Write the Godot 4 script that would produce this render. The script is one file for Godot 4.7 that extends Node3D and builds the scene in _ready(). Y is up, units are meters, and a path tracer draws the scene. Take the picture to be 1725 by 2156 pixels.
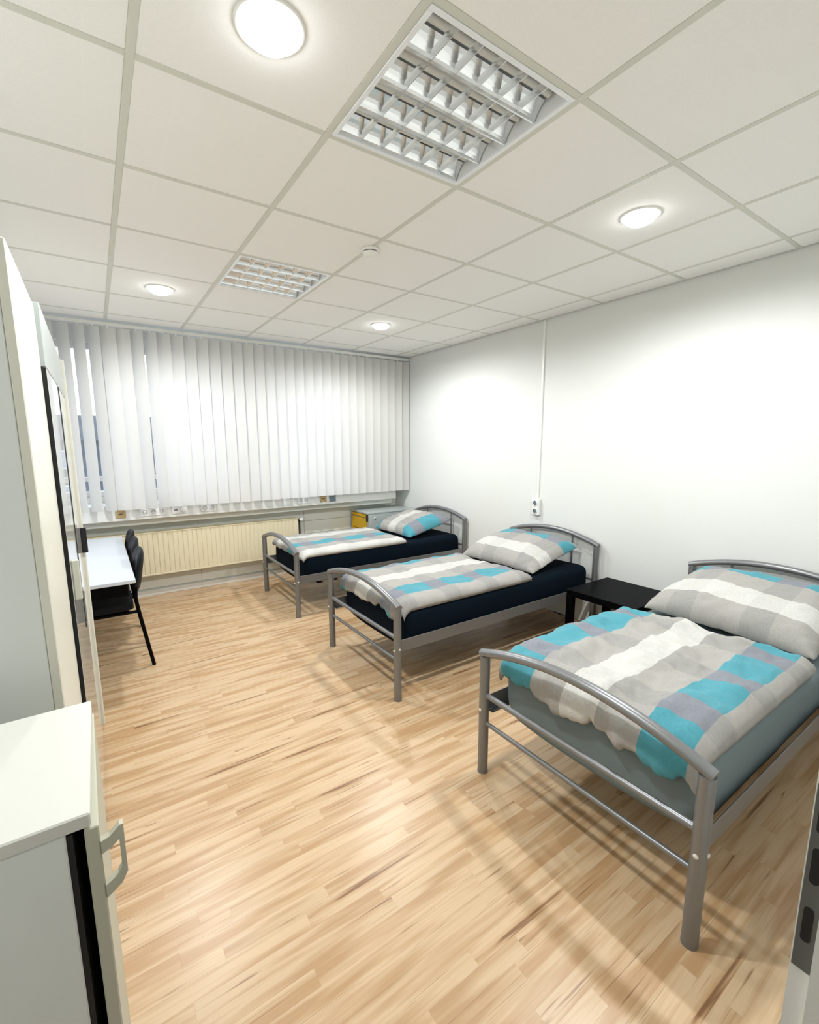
extends Node3D
# A dormitory room: three steel beds along a white wall, vertical blinds, cabinets and a desk on the left.
# Camera solved from the 0.625 m ceiling grid (x to the right wall, -z to the window, y up, metres).

const CEIL := 2.725
const XR := 2.11       # right wall
const XL := -1.97      # left wall
const ZN := 2.19       # near wall (room side)
const ZW := -3.10      # parapet under the window
const ZG := -3.20      # inner face of the wall the windows sit in
const CAM := Vector3(-1.44057, 1.5989, 2.31773)

var M := {}
var taken := {}
var cam: Camera3D

func _ready() -> void:
	# ---------- camera, sky, exposure ----------
	cam = Camera3D.new()
	cam.name = "camera"
	add_child(cam)
	cam.position = CAM
	cam.basis = Basis(Vector3.UP, deg_to_rad(-33.8832)) * Basis(Vector3.RIGHT, deg_to_rad(-8.9002)) * Basis(Vector3.BACK, deg_to_rad(-0.2761))
	var f := 953.203
	var near := 0.05
	cam.keep_aspect = Camera3D.KEEP_HEIGHT
	cam.set_frustum(2156.0 / f * near, Vector2((862.5 - 845.464) / f * near, -(1078.0 - 1085.153) / f * near), near, 200.0)
	cam.current = true

	var sky_m := ProceduralSkyMaterial.new()
	sky_m.sky_top_color = Color(0.80, 0.86, 0.95)
	sky_m.sky_horizon_color = Color(0.92, 0.94, 0.97)
	sky_m.ground_bottom_color = Color(0.42, 0.43, 0.44)
	sky_m.ground_horizon_color = Color(0.70, 0.72, 0.74)
	sky_m.sky_energy_multiplier = 1.0
	var sky := Sky.new()
	sky.sky_material = sky_m
	var env := Environment.new()
	env.background_mode = Environment.BG_SKY
	env.sky = sky
	env.background_energy_multiplier = SKY_ENERGY
	env.tonemap_mode = Environment.TONE_MAPPER_LINEAR
	env.tonemap_exposure = EXPOSURE
	env.sdfgi_enabled = true
	env.ssao_enabled = true
	env.ssil_enabled = true
	var we := WorldEnvironment.new()
	we.name = "world_environment"
	we.environment = env
	add_child(we)

	make_materials()
	build_shell()
	build_ceiling()
	build_floor()
	build_window_side()
	build_beds()
	build_left_side()
	build_small_things()
	build_outside()

const SKY_ENERGY := 3.4
const EXPOSURE := 1.6
const LAMP_ENERGY := 1.45
const LAMP_ANGLE := 87.0
const LAMP_COLOR := Color(0.985, 0.995, 1.0)

# =====================================================================  helpers
class B:
	var st := SurfaceTool.new()
	func _init() -> void:
		st.begin(Mesh.PRIMITIVE_TRIANGLES)
		st.set_smooth_group(-1)
	func smooth(on: bool) -> B:
		st.set_smooth_group(0 if on else -1)
		return self
	# three points counter-clockwise seen from outside
	func tri(a: Vector3, b: Vector3, c: Vector3) -> void:
		st.add_vertex(a); st.add_vertex(c); st.add_vertex(b)
	func face(p: Array, out: Vector3) -> void:
		var n: Vector3 = (p[1] - p[0]).cross(p[2] - p[0])
		if n.dot(out) < 0.0:
			p.reverse()
		for i in range(1, p.size() - 1):
			tri(p[0], p[i], p[i + 1])
	# chamfered box
	func box(c: Vector3, s: Vector3, ch := 0.002, bs := Basis()) -> B:
		var h := s * 0.5
		ch = minf(ch, minf(h.x, minf(h.y, h.z)) * 0.9)
		var v := {}
		for sx in [-1, 1]:
			for sy in [-1, 1]:
				for sz in [-1, 1]:
					v[[sx, sy, sz, 0]] = c + bs * Vector3(sx * h.x, sy * (h.y - ch), sz * (h.z - ch))
					v[[sx, sy, sz, 1]] = c + bs * Vector3(sx * (h.x - ch), sy * h.y, sz * (h.z - ch))
					v[[sx, sy, sz, 2]] = c + bs * Vector3(sx * (h.x - ch), sy * (h.y - ch), sz * h.z)
		for s1 in [-1, 1]:
			face([v[[s1, -1, -1, 0]], v[[s1, 1, -1, 0]], v[[s1, 1, 1, 0]], v[[s1, -1, 1, 0]]], bs * Vector3(s1, 0, 0))
			face([v[[-1, s1, -1, 1]], v[[1, s1, -1, 1]], v[[1, s1, 1, 1]], v[[-1, s1, 1, 1]]], bs * Vector3(0, s1, 0))
			face([v[[-1, -1, s1, 2]], v[[1, -1, s1, 2]], v[[1, 1, s1, 2]], v[[-1, 1, s1, 2]]], bs * Vector3(0, 0, s1))
		if ch > 0.0:
			for a in [-1, 1]:
				for b in [-1, 1]:
					face([v[[a, b, -1, 0]], v[[a, b, 1, 0]], v[[a, b, 1, 1]], v[[a, b, -1, 1]]], bs * Vector3(a, b, 0))
					face([v[[a, -1, b, 0]], v[[a, 1, b, 0]], v[[a, 1, b, 2]], v[[a, -1, b, 2]]], bs * Vector3(a, 0, b))
					face([v[[-1, a, b, 1]], v[[1, a, b, 1]], v[[1, a, b, 2]], v[[-1, a, b, 2]]], bs * Vector3(0, a, b))
					for d in [-1, 1]:
						face([v[[a, b, d, 0]], v[[a, b, d, 1]], v[[a, b, d, 2]]], bs * Vector3(a, b, d))
		return self
	func mm(lo: Vector3, hi: Vector3, ch := 0.002) -> B:
		return box((lo + hi) * 0.5, (hi - lo).abs(), ch)
	# tube along points; r along the frame's first axis, r2 along its second
	func tube(pts: Array, r: float, seg := 12, r2 := -1.0, caps := true) -> B:
		if r2 < 0.0:
			r2 = r
		var rings := []
		var t0: Vector3 = (pts[1] - pts[0]).normalized()
		var up := Vector3.UP if absf(t0.y) < 0.9 else Vector3.BACK
		var side := t0.cross(up).normalized()
		for i in pts.size():
			var d1: Vector3 = (pts[i] - pts[maxi(i - 1, 0)])
			var d2: Vector3 = (pts[mini(i + 1, pts.size() - 1)] - pts[i])
			if i == 0: d1 = d2
			if i == pts.size() - 1: d2 = d1
			var t := (d1.normalized() + d2.normalized()).normalized()
			side = (side - t * side.dot(t)).normalized()
			var v := t.cross(side).normalized()
			# stretch across a bend so that the tube keeps its width
			var k := 1.0 / maxf(0.35, t.dot(d1.normalized()))
			var bend := (d2.normalized() - d1.normalized())
			var ring := []
			for j in seg:
				var a := TAU * j / seg
				var o := side * (cos(a) * r) + v * (sin(a) * r2)
				if bend.length() > 0.01:
					var bn := bend.normalized()
					o += bn * o.dot(bn) * (k - 1.0)
				ring.append(pts[i] + o)
			rings.append(ring)
		for i in rings.size() - 1:
			for j in seg:
				var n := (j + 1) % seg
				var mid: Vector3 = (rings[i][j] + rings[i][n] + rings[i + 1][j] + rings[i + 1][n]) * 0.25
				var ax: Vector3 = (pts[i] + pts[i + 1]) * 0.5
				face([rings[i][j], rings[i][n], rings[i + 1][n], rings[i + 1][j]], mid - ax)
		if caps:
			st.set_smooth_group(-1)
			face(rings[0].duplicate(), pts[0] - pts[1])
			face(rings[-1].duplicate(), pts[-1] - pts[-2])
			st.set_smooth_group(0)
		return self
	# lathe: profile of Vector2(radius, height) about the axis through c
	func lathe(prof: Array, c := Vector3.ZERO, seg := 24, bs := Basis()) -> B:
		for i in prof.size() - 1:
			var p: Vector2 = prof[i]
			var q: Vector2 = prof[i + 1]
			var d := q - p
			var nn := Vector2(d.y, -d.x)      # outward for a profile that runs upwards on the outside
			for j in seg:
				var a := TAU * j / seg
				var b := TAU * (j + 1) / seg
				var da := Vector3(cos(a), 0, sin(a))
				var db := Vector3(cos(b), 0, sin(b))
				var dm := (da + db).normalized()
				var out := bs * (dm * nn.x + Vector3.UP * nn.y)
				var v0 := c + bs * (da * p.x + Vector3.UP * p.y)
				var v1 := c + bs * (db * p.x + Vector3.UP * p.y)
				var v2 := c + bs * (db * q.x + Vector3.UP * q.y)
				var v3 := c + bs * (da * q.x + Vector3.UP * q.y)
				if p.x < 1e-5:
					face([v0, v2, v3], out)
				elif q.x < 1e-5:
					face([v0, v1, v2], out)
				else:
					face([v0, v1, v2, v3], out)
		return self
	# polygon in the plane (ax, ay) at origin o, extruded by d
	func prism(poly: PackedVector2Array, o: Vector3, ax: Vector3, ay: Vector3, d: Vector3) -> B:
		var idx := Geometry2D.triangulate_polygon(poly)
		for i in range(0, idx.size(), 3):
			var a := []
			var b := []
			for k in 3:
				var p := poly[idx[i + k]]
				a.append(o + ax * p.x + ay * p.y)
				b.append(o + ax * p.x + ay * p.y + d)
			face(a, -d)
			face(b, d)
		var cw := Geometry2D.is_polygon_clockwise(poly)
		var hand := ax.cross(ay).dot(d)
		for i in poly.size():
			var p := poly[i]
			var q := poly[(i + 1) % poly.size()]
			var e := q - p
			var n2 := Vector2(e.y, -e.x)
			if cw: n2 = -n2
			face([o + ax * p.x + ay * p.y, o + ax * q.x + ay * q.y, o + ax * q.x + ay * q.y + d, o + ax * p.x + ay * p.y + d], ax * n2.x + ay * n2.y)
		return self
	func mesh() -> ArrayMesh:
		st.generate_normals()
		return st.commit()

func numbered(called: String) -> String:
	if not taken.has(called):
		taken[called] = 0
		return called
	taken[called] += 1
	return "%s_%03d" % [called, taken[called]]

func put(called: String, b: B, m: Material, parent: Node3D = null) -> MeshInstance3D:
	return put_mesh(called, b.mesh(), m, parent)

func put_mesh(called: String, me: Mesh, m: Material, parent: Node3D = null) -> MeshInstance3D:
	var o := MeshInstance3D.new()
	o.mesh = me
	o.material_override = m
	if parent == null:
		o.name = numbered(called)
		add_child(o, true)
	else:
		o.name = called
		parent.add_child(o, true)
	return o

func tag(o: Node, label: String, category: String, group := "") -> void:
	o.set_meta("label", label)
	o.set_meta("category", category)
	if group != "":
		o.set_meta("group", group)

func thing(called: String, label: String, category: String, at := Vector3.ZERO, turn := 0.0, group := "") -> Node3D:
	var o := Node3D.new()
	o.name = numbered(called)
	add_child(o)
	o.position = at
	o.rotation.y = turn
	tag(o, label, category, group)
	return o

func struct(called: String, b: B, m: Material) -> MeshInstance3D:
	var o := put(called, b, m)
	o.set_meta("kind", "structure")
	return o

func struct_node(called: String) -> Node3D:
	var o := Node3D.new()
	o.name = numbered(called)
	add_child(o)
	o.set_meta("kind", "structure")
	return o

func copy_thing(src: Node3D, at: Vector3, label: String, turn := 0.0) -> Node3D:
	var base := String(src.name)
	var r: Node3D = src.duplicate()
	r.name = numbered(base)
	add_child(r)
	r.position = at
	r.rotation.y = turn
	r.set_meta("label", label)
	return r

# =====================================================================  materials
func mat(key: String, col: Color, rough := 0.6, metal := 0.0) -> StandardMaterial3D:
	var m := StandardMaterial3D.new()
	m.resource_name = key
	m.albedo_color = col
	m.roughness = rough
	m.metallic = metal
	M[key] = m
	return m

func noise(seed_: int, freq: float, oct := 4) -> FastNoiseLite:
	var n := FastNoiseLite.new()
	n.seed = seed_
	n.noise_type = FastNoiseLite.TYPE_SIMPLEX_SMOOTH
	n.frequency = freq
	n.fractal_octaves = oct
	return n

func make_materials() -> void:
	# --- relief of woodchip wallpaper, cloth weave
	var wn := noise(3, 0.05, 4)
	var wall_img := wn.get_seamless_image(512, 512)
	wall_img.bump_map_to_normal_map(1.2)
	var wall_nm := ImageTexture.create_from_image(wall_img)
	var wall := mat("wall_paint", Color(0.88, 0.885, 0.87), 0.85)
	wall.normal_enabled = true
	wall.normal_texture = wall_nm
	wall.normal_scale = 0.35
	wall.uv1_triplanar = true
	wall.uv1_world_triplanar = true
	wall.uv1_scale = Vector3(3, 3, 3)
	mat("parapet_paint", Color(0.90, 0.91, 0.875), 0.6)
	mat("corridor_paint", Color(0.90, 0.90, 0.88), 0.8)
	# --- mineral fibre tile: fine specks
	var tn := noise(9, 0.35, 2)
	var ti := tn.get_seamless_image(256, 256)
	ti.convert(Image.FORMAT_RGB8)
	for y in 256:
		for x in 256:
			var g := ti.get_pixel(x, y).r
			var k := 0.965 + 0.035 * smoothstep(0.30, 0.42, g)
			ti.set_pixel(x, y, Color(k, k, k))
	var tile := mat("ceiling_tile", Color(0.955, 0.95, 0.935), 0.95)
	tile.albedo_texture = ImageTexture.create_from_image(ti)
	tile.uv1_triplanar = true
	tile.uv1_world_triplanar = true
	tile.uv1_scale = Vector3(4, 4, 4)
	mat("ceiling_rail", Color(0.825, 0.825, 0.785), 0.55)
	mat("slab", Color(0.6, 0.6, 0.58), 0.9)
	mat("white_plastic", Color(0.93, 0.93, 0.91), 0.4)
	mat("white_lacquer", Color(0.90, 0.90, 0.88), 0.35)
	mat("black_trim_and_gap", Color(0.03, 0.035, 0.04), 0.6)  # plinths, holes and black edges; also the painted shade in the low cabinet's gap
	mat("aluminium", Color(0.94, 0.945, 0.95), 0.20, 0.9)
	mat("lamp_white", Color(0.93, 0.94, 0.95), 0.25)
	mat("tube_glass", Color(0.86, 0.86, 0.84), 0.3)
	var led := mat("led_lens", Color(1, 1, 1), 0.4)
	led.emission_enabled = true
	led.emission = LAMP_COLOR
	led.emission_energy_multiplier = 5.5
	# --- bed
	mat("silver_paint", Color(0.52, 0.525, 0.53), 0.36, 0.55)
	mat("bolt_white", Color(0.85, 0.84, 0.8), 0.4)
	mat("slat_wood", Color(0.30, 0.30, 0.31), 0.6)
	# --- cloth
	var cn := noise(21, 0.25, 3)
	var ci := cn.get_seamless_image(256, 256)
	ci.bump_map_to_normal_map(2.0)
	var cloth_nm := ImageTexture.create_from_image(ci)
	for d in [["sheet_navy", Color(0.045, 0.085, 0.125)], ["sheet_grey", Color(0.47, 0.52, 0.53)]]:
		var s := mat(d[0], d[1], 0.9)
		s.metallic_specular = 0.2
		s.normal_enabled = true
		s.normal_texture = cloth_nm
		s.normal_scale = 0.3
		s.uv1_triplanar = true
		s.uv1_scale = Vector3(5, 5, 5)
	var pl := mat("plaid_cloth", Color(1, 1, 1), 0.9)
	pl.albedo_texture = plaid()
	pl.rim_enabled = true
	pl.rim = 0.2
	# --- black things
	mat("black_lacquer", Color(0.030, 0.033, 0.042), 0.35).metallic_specular = 0.1
	mat("black_metal", Color(0.02, 0.02, 0.024), 0.45).metallic_specular = 0.2
	mat("black_shell", Color(0.055, 0.075, 0.105), 0.5).metallic_specular = 0.3
	# --- cabinets
	mat("cream_melamine", Color(0.87, 0.865, 0.815), 0.38)
	mat("white_gloss", Color(0.83, 0.83, 0.80), 0.04)
	mat("grey_melamine", Color(0.88, 0.895, 0.88), 0.5)
	mat("door_beige", Color(0.74, 0.735, 0.665), 0.5)
	mat("flap_grey", Color(0.66, 0.685, 0.67), 0.5)
	mat("worktop_white", Color(0.84, 0.84, 0.81), 0.35)
	mat("desk_white", Color(0.80, 0.82, 0.85), 0.4)
	mat("handle_metal", Color(0.80, 0.81, 0.76), 0.35, 0.2)
	mat("dark_metal", Color(0.16, 0.15, 0.17), 0.4, 0.4)
	mat("strike_steel", Color(0.40, 0.41, 0.40), 0.5, 0.4)
	mat("yellow_lacquer", Color(0.84, 0.67, 0.05), 0.45)
	mat("grey_steel_paint", Color(0.70, 0.725, 0.715), 0.4)
	mat("radiator_cream", Color(0.89, 0.85, 0.73), 0.4)
	mat("pipe_brown", Color(0.20, 0.15, 0.11), 0.5)
	mat("channel_white", Color(0.87, 0.87, 0.85), 0.16)
	mat("socket_white", Color(0.92, 0.92, 0.92), 0.35)
	mat("socket_hole", Color(0.25, 0.25, 0.25), 0.6)
	mat("socket_tan", Color(0.70, 0.60, 0.42), 0.5)
	mat("socket_grey", Color(0.42, 0.47, 0.50), 0.5)
	var slat := mat("blind_cloth", Color(0.835, 0.83, 0.81), 0.8)
	slat.backlight_enabled = true
	slat.backlight = Color(0.62, 0.62, 0.63)
	mat("frame_white", Color(0.90, 0.90, 0.90), 0.4)
	var glass := mat("window_glass", Color(0.9, 0.95, 0.97, 0.08), 0.03)
	glass.transparency = BaseMaterial3D.TRANSPARENCY_ALPHA
	mat("asphalt", Color(0.34, 0.35, 0.36), 0.9)
	mat("render_grey", Color(0.20, 0.22, 0.27), 0.9)
	mat("roof_slate", Color(0.14, 0.15, 0.18), 0.8)
	mat("pane_dark", Color(0.45, 0.50, 0.58), 0.1)
	# --- floor
	var wood := mat("plank_wood", Color(1, 1, 1), 0.33)
	wood.albedo_texture = wood_atlas()
	wood.vertex_color_use_as_albedo = true
	mat("screed", Color(0.35, 0.28, 0.2), 0.9)

# woven plaid: one repeat is 0.65 m across (v) and 0.37 m along (u)
func plaid() -> ImageTexture:
	var n := 512
	var im := Image.create(n, n, false, Image.FORMAT_RGB8)
	var fine := noise(5, 0.08, 3)
	var white := Color(0.80, 0.795, 0.775)
	var grey_a := Color(0.655, 0.643, 0.622)
	var grey_b := Color(0.61, 0.603, 0.59)
	var turq := Color(0.30, 0.595, 0.65)
	var slate := Color(0.51, 0.525, 0.56)
	var rng := RandomNumberGenerator.new()
	rng.seed = 4
	for y in n:
		var v := float(y) / n * 0.65
		for x in n:
			var u := float(x) / n * 0.42
			var wide := u < 0.27
			var c: Color
			if v < 0.15:
				c = white if wide else white.darkened(0.03)
			elif v < 0.32 or v >= 0.48:
				c = grey_a if wide else grey_b
			else:
				c = turq if wide else slate
			var k := 1.0 + fine.get_noise_2d(x, y) * 0.05 + rng.randf_range(-0.025, 0.025)
			if (x + y * 3) % 4 == 0: k -= 0.02
			im.set_pixel(x, y, Color(minf(c.r * k, 1), minf(c.g * k, 1), minf(c.b * k, 1)))
	im.generate_mipmaps()
	return ImageTexture.create_from_image(im)

# sixteen strips of spalted core beech, each 0.9 m x 0.0565 m
func wood_atlas() -> ImageTexture:
	var w := 1024
	var h := 1024
	var im := Image.create(w, h, false, Image.FORMAT_RGB8)
	var a := noise(11, 1.0, 3)
	var b := noise(12, 1.0, 2)
	var c := noise(13, 1.0, 4)
	var light := Color(0.855, 0.752, 0.612)
	var mid := Color(0.735, 0.588, 0.425)
	var dark := Color(0.48, 0.335, 0.21)
	var pinkish := Color(0.81, 0.67, 0.53)
	for row in 16:
		var rng := RandomNumberGenerator.new()
		rng.seed = 100 + row
		var bias := rng.randf_range(-0.09, 0.09)
		var slope := rng.randf_range(-0.25, 0.25)
		var busy := rng.randf_range(0.25, 1.0)
		for yy in 64:
			var y := row * 64 + yy
			var v := float(yy) / 64.0
			for x in w:
				var u := float(x) / w
				var vv := v + slope * u + row * 7.3
				var n1 := a.get_noise_2d(u * 1.1 + row * 3.1, vv * 0.6)
				var n2 := b.get_noise_2d(u * 1.3, vv * 2.0)
				var n3 := c.get_noise_2d(u * 2.4 + 40.0, vv * 8.0)
				var t := clampf(0.36 + bias + n1 * 1.45 + n2 * 0.7 + n3 * 0.2, 0.0, 1.0)
				var col := light.lerp(mid, t * 0.85).lerp(pinkish, clampf(n3 * 0.7, 0.0, 0.4))
				var rid := 1.0 - absf(b.get_noise_2d(u * 0.42 + 9.0, vv * 2.0)) * 12.0
				var msk := smoothstep(0.12, 0.5, a.get_noise_2d(u * 1.7 + 60.0, vv * 1.1) + (busy - 0.50) * 0.55)
				col = col.lerp(dark, clampf(rid, 0.0, 1.0) * msk * 0.8)
				im.set_pixel(x, y, col)
	im.generate_mipmaps()
	return ImageTexture.create_from_image(im)

# =====================================================================  room shell
func build_shell() -> void:
	struct("wall_right", B.new().mm(Vector3(XR, 0, -3.4), Vector3(XR + 0.15, 2.95, ZN + 0.15), 0.0), M.wall_paint)
	struct("wall_left", B.new().mm(Vector3(XL - 0.15, 0, -3.4), Vector3(XL, 2.95, ZN), 0.0), M.wall_paint)
	# near wall with the doorway the picture was taken from
	var nw := struct("wall_near", B.new() \
		.mm(Vector3(-0.68, 0, ZN), Vector3(XR, 2.95, ZN + 0.15), 0.0) \
		.mm(Vector3(XL - 0.15, 0, ZN), Vector3(-1.66, 2.95, ZN + 0.15), 0.0) \
		.mm(Vector3(-1.66, 2.10, ZN), Vector3(-0.68, 2.95, ZN + 0.15), 0.0), M.wall_paint)
	# steel door frame in the doorway
	var fr := struct_node("trim_1")
	for side in [-1, 1]:
		var x := -0.72 if side == 1 else -1.62
		var poly := PackedVector2Array([Vector2(0, 0), Vector2(0.0, 0.023), Vector2(-0.012, 0.023), Vector2(-0.012, 0.165), Vector2(0.04, 0.165), Vector2(0.04, 0.0)])
		put("door_jamb", B.new().prism(poly, Vector3(x, 0, ZN - 0.006), Vector3(side, 0, 0), Vector3(0, 0, 1), Vector3(0, 2.06, 0)), M.white_lacquer, fr)
	put("door_head", B.new().mm(Vector3(-1.66, 2.06, ZN - 0.006), Vector3(-0.68, 2.10, ZN + 0.16), 0.002), M.white_lacquer, fr)
	var sp := put("strike_plate", B.new().mm(Vector3(-0.7215, 0.905, ZN - 0.0045), Vector3(-0.719, 1.175, ZN + 0.0155), 0.0005), M.strike_steel, fr)
	for yy in [0.975, 1.062, 1.135]:
		var hb := B.new()
		hb.prism(slot_outline(0.0052, 0.026), Vector3(-0.7222, yy, ZN + 0.0055), Vector3(0, 0, 1), Vector3(0, 1, 0), Vector3(0.0008, 0, 0))
		put("latch_hole", hb, M.black_trim_and_gap, sp)
	# corridor behind the doorway
	struct("floor_corridor", B.new().mm(Vector3(-2.4, -0.12, ZN + 0.15), Vector3(0.8, 0.0, 3.9), 0.0), M.screed)
	struct("ceiling_corridor", B.new().mm(Vector3(-2.4, 2.6, ZN + 0.15), Vector3(0.8, 2.7, 3.9), 0.0), M.corridor_paint)
	struct("wall_corridor_end", B.new().mm(Vector3(-2.5, 0, 3.8), Vector3(0.9, 2.7, 3.95), 0.0), M.corridor_paint)
	struct("wall_corridor_left", B.new().mm(Vector3(-2.5, 0, ZN + 0.15), Vector3(-2.35, 2.7, 3.8), 0.0), M.corridor_paint)
	struct("wall_corridor_right", B.new().mm(Vector3(0.75, 0, ZN + 0.15), Vector3(0.9, 2.7, 3.8), 0.0), M.corridor_paint)

func slot_outline(r: float, half: float) -> PackedVector2Array:
	var p := PackedVector2Array()
	for i in 9:
		var a := PI * i / 8.0
		p.append(Vector2(cos(a) * r, half - r + sin(a) * r))
	for i in 9:
		var a := PI + PI * i / 8.0
		p.append(Vector2(cos(a) * r, -half + r + sin(a) * r))
	return p

# =====================================================================  ceiling
func build_ceiling() -> void:
	var slab := struct("ceiling", B.new().mm(Vector3(XL, 2.86, -3.4), Vector3(XR, 2.95, ZN), 0.0), M.slab)
	var xs := [XL]
	for i in range(-3, 4): xs.append(i * 0.625)
	xs.append(XR)
	var zs := [-3.2]
	for j in range(-4, 4): zs.append(j * 0.625)
	zs.append(ZN)
	zs[0] = -2.735
	var g := 0.012
	for i in xs.size() - 1:
		for j in zs.size() - 1:
			var x0: float = xs[i]
			var x1: float = xs[i + 1]
			var z0: float = zs[j]
			var z1: float = zs[j + 1]
			if absf(x0 + 0.625) < 0.01 and (absf(z0 - 0.625) < 0.01 or absf(z0 + 1.25) < 0.01):
				continue                                    # the two louvre lights sit here
			var b := B.new().mm(Vector3(x0 + (g if i > 0 else 0.004), CEIL, z0 + (g if j > 0 else 0.006)), Vector3(x1 - (g if i < xs.size() - 2 else 0.018), CEIL + 0.018, z1 - (g if j < zs.size() - 2 else 0.0)), 0.002)
			put("tile", b, M.ceiling_tile, slab)
	for i in range(1, xs.size() - 1):
		put("grid_rail", B.new().mm(Vector3(xs[i] - 0.0122, CEIL - 0.0015, -2.735), Vector3(xs[i] + 0.0122, CEIL + 0.012, ZN), 0.001), M.ceiling_rail, slab)
	for j in range(1, zs.size() - 1):
		for i in xs.size() - 1:
			put("cross_rail", B.new().mm(Vector3(xs[i] + 0.0122, CEIL - 0.0009, zs[j] - 0.0122), Vector3(xs[i + 1] - (0.0122 if i < xs.size() - 2 else 0.010), CEIL + 0.012, zs[j] + 0.0122), 0.001), M.ceiling_rail, slab)
	# strip of ceiling behind the blind track
	put("soffit", B.new().mm(Vector3(XL, CEIL + 0.03, -3.2), Vector3(XR, CEIL + 0.05, -2.735), 0.0), M.wall_paint, slab)

	louvre_light("louvre_light", Vector3(-0.3125, CEIL, 0.9375), "switched-off louvre ceiling light above the open floor, level with the grey-sheeted bed", "louvre ceiling lights")
	louvre_light("louvre_light", Vector3(-0.3125, CEIL, -0.9375), "switched-off louvre ceiling light nearest the window blind", "louvre ceiling lights")
	var dl := [[-0.9375, 0.9375, "glowing downlight in the tile above the tall cream cabinet"],
		[0.9375, 0.9375, "glowing downlight above the bed with the grey sheet"],
		[-0.9375, -1.5625, "glowing downlight in front of the blind on the desk side"],
		[0.9375, -1.5625, "glowing downlight in the corner above the bed beside the filing cabinet"]]
	for d in dl:
		downlight(Vector3(d[0], CEIL, d[1]), d[2])
	# smoke detector
	var sd := thing("smoke_detector", "small round white smoke detector on the ceiling rail between the louvre lights", "smoke detector", Vector3(0.004, CEIL - 0.0015, -0.146))
	put("base", B.new().smooth(true).lathe([Vector2(0, -0.012), Vector2(0.050, -0.012), Vector2(0.054, -0.008), Vector2(0.054, 0.0), Vector2(0, 0)], Vector3.ZERO, 32), M.white_plastic, sd)
	put("cover", B.new().smooth(true).lathe([Vector2(0, -0.046), Vector2(0.026, -0.046), Vector2(0.034, -0.042), Vector2(0.043, -0.026), Vector2(0.045, -0.018), Vector2(0.0, -0.018)], Vector3.ZERO, 32), M.white_plastic, sd)
	put("vent_ring", B.new().smooth(true).lathe([Vector2(0, -0.018), Vector2(0.040, -0.018), Vector2(0.040, -0.012), Vector2(0, -0.012)], Vector3.ZERO, 32), M.socket_hole, sd)

func downlight(at: Vector3, label: String) -> void:
	var t := thing("downlight", label, "downlight", at, 0.0, "recessed ceiling downlights")
	put("trim", B.new().smooth(true).lathe([Vector2(0.078, -0.006), Vector2(0.092, -0.006), Vector2(0.096, -0.002), Vector2(0.096, 0.0), Vector2(0.078, 0.0), Vector2(0.078, -0.006)], Vector3.ZERO, 40), M.white_plastic, t)
	put("lens", B.new().smooth(true).lathe([Vector2(0, -0.042), Vector2(0.025, -0.0405), Vector2(0.05, -0.035), Vector2(0.068, -0.024), Vector2(0.076, -0.012), Vector2(0.0775, -0.002), Vector2(0, -0.001)], Vector3.ZERO, 40), M.led_lens, t)
	var l := SpotLight3D.new()
	l.name = "lamp_light"
	l.light_energy = LAMP_ENERGY
	l.light_color = LAMP_COLOR
	l.spot_angle = LAMP_ANGLE
	l.spot_angle_attenuation = 0.46
	l.spot_range = 12.0
	l.spot_attenuation = 2.0
	l.light_size = 0.05
	l.shadow_enabled = true
	t.add_child(l)
	l.position = Vector3(0, -0.030, 0)
	l.rotation_degrees = Vector3(-90, 0, 0)

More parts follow.
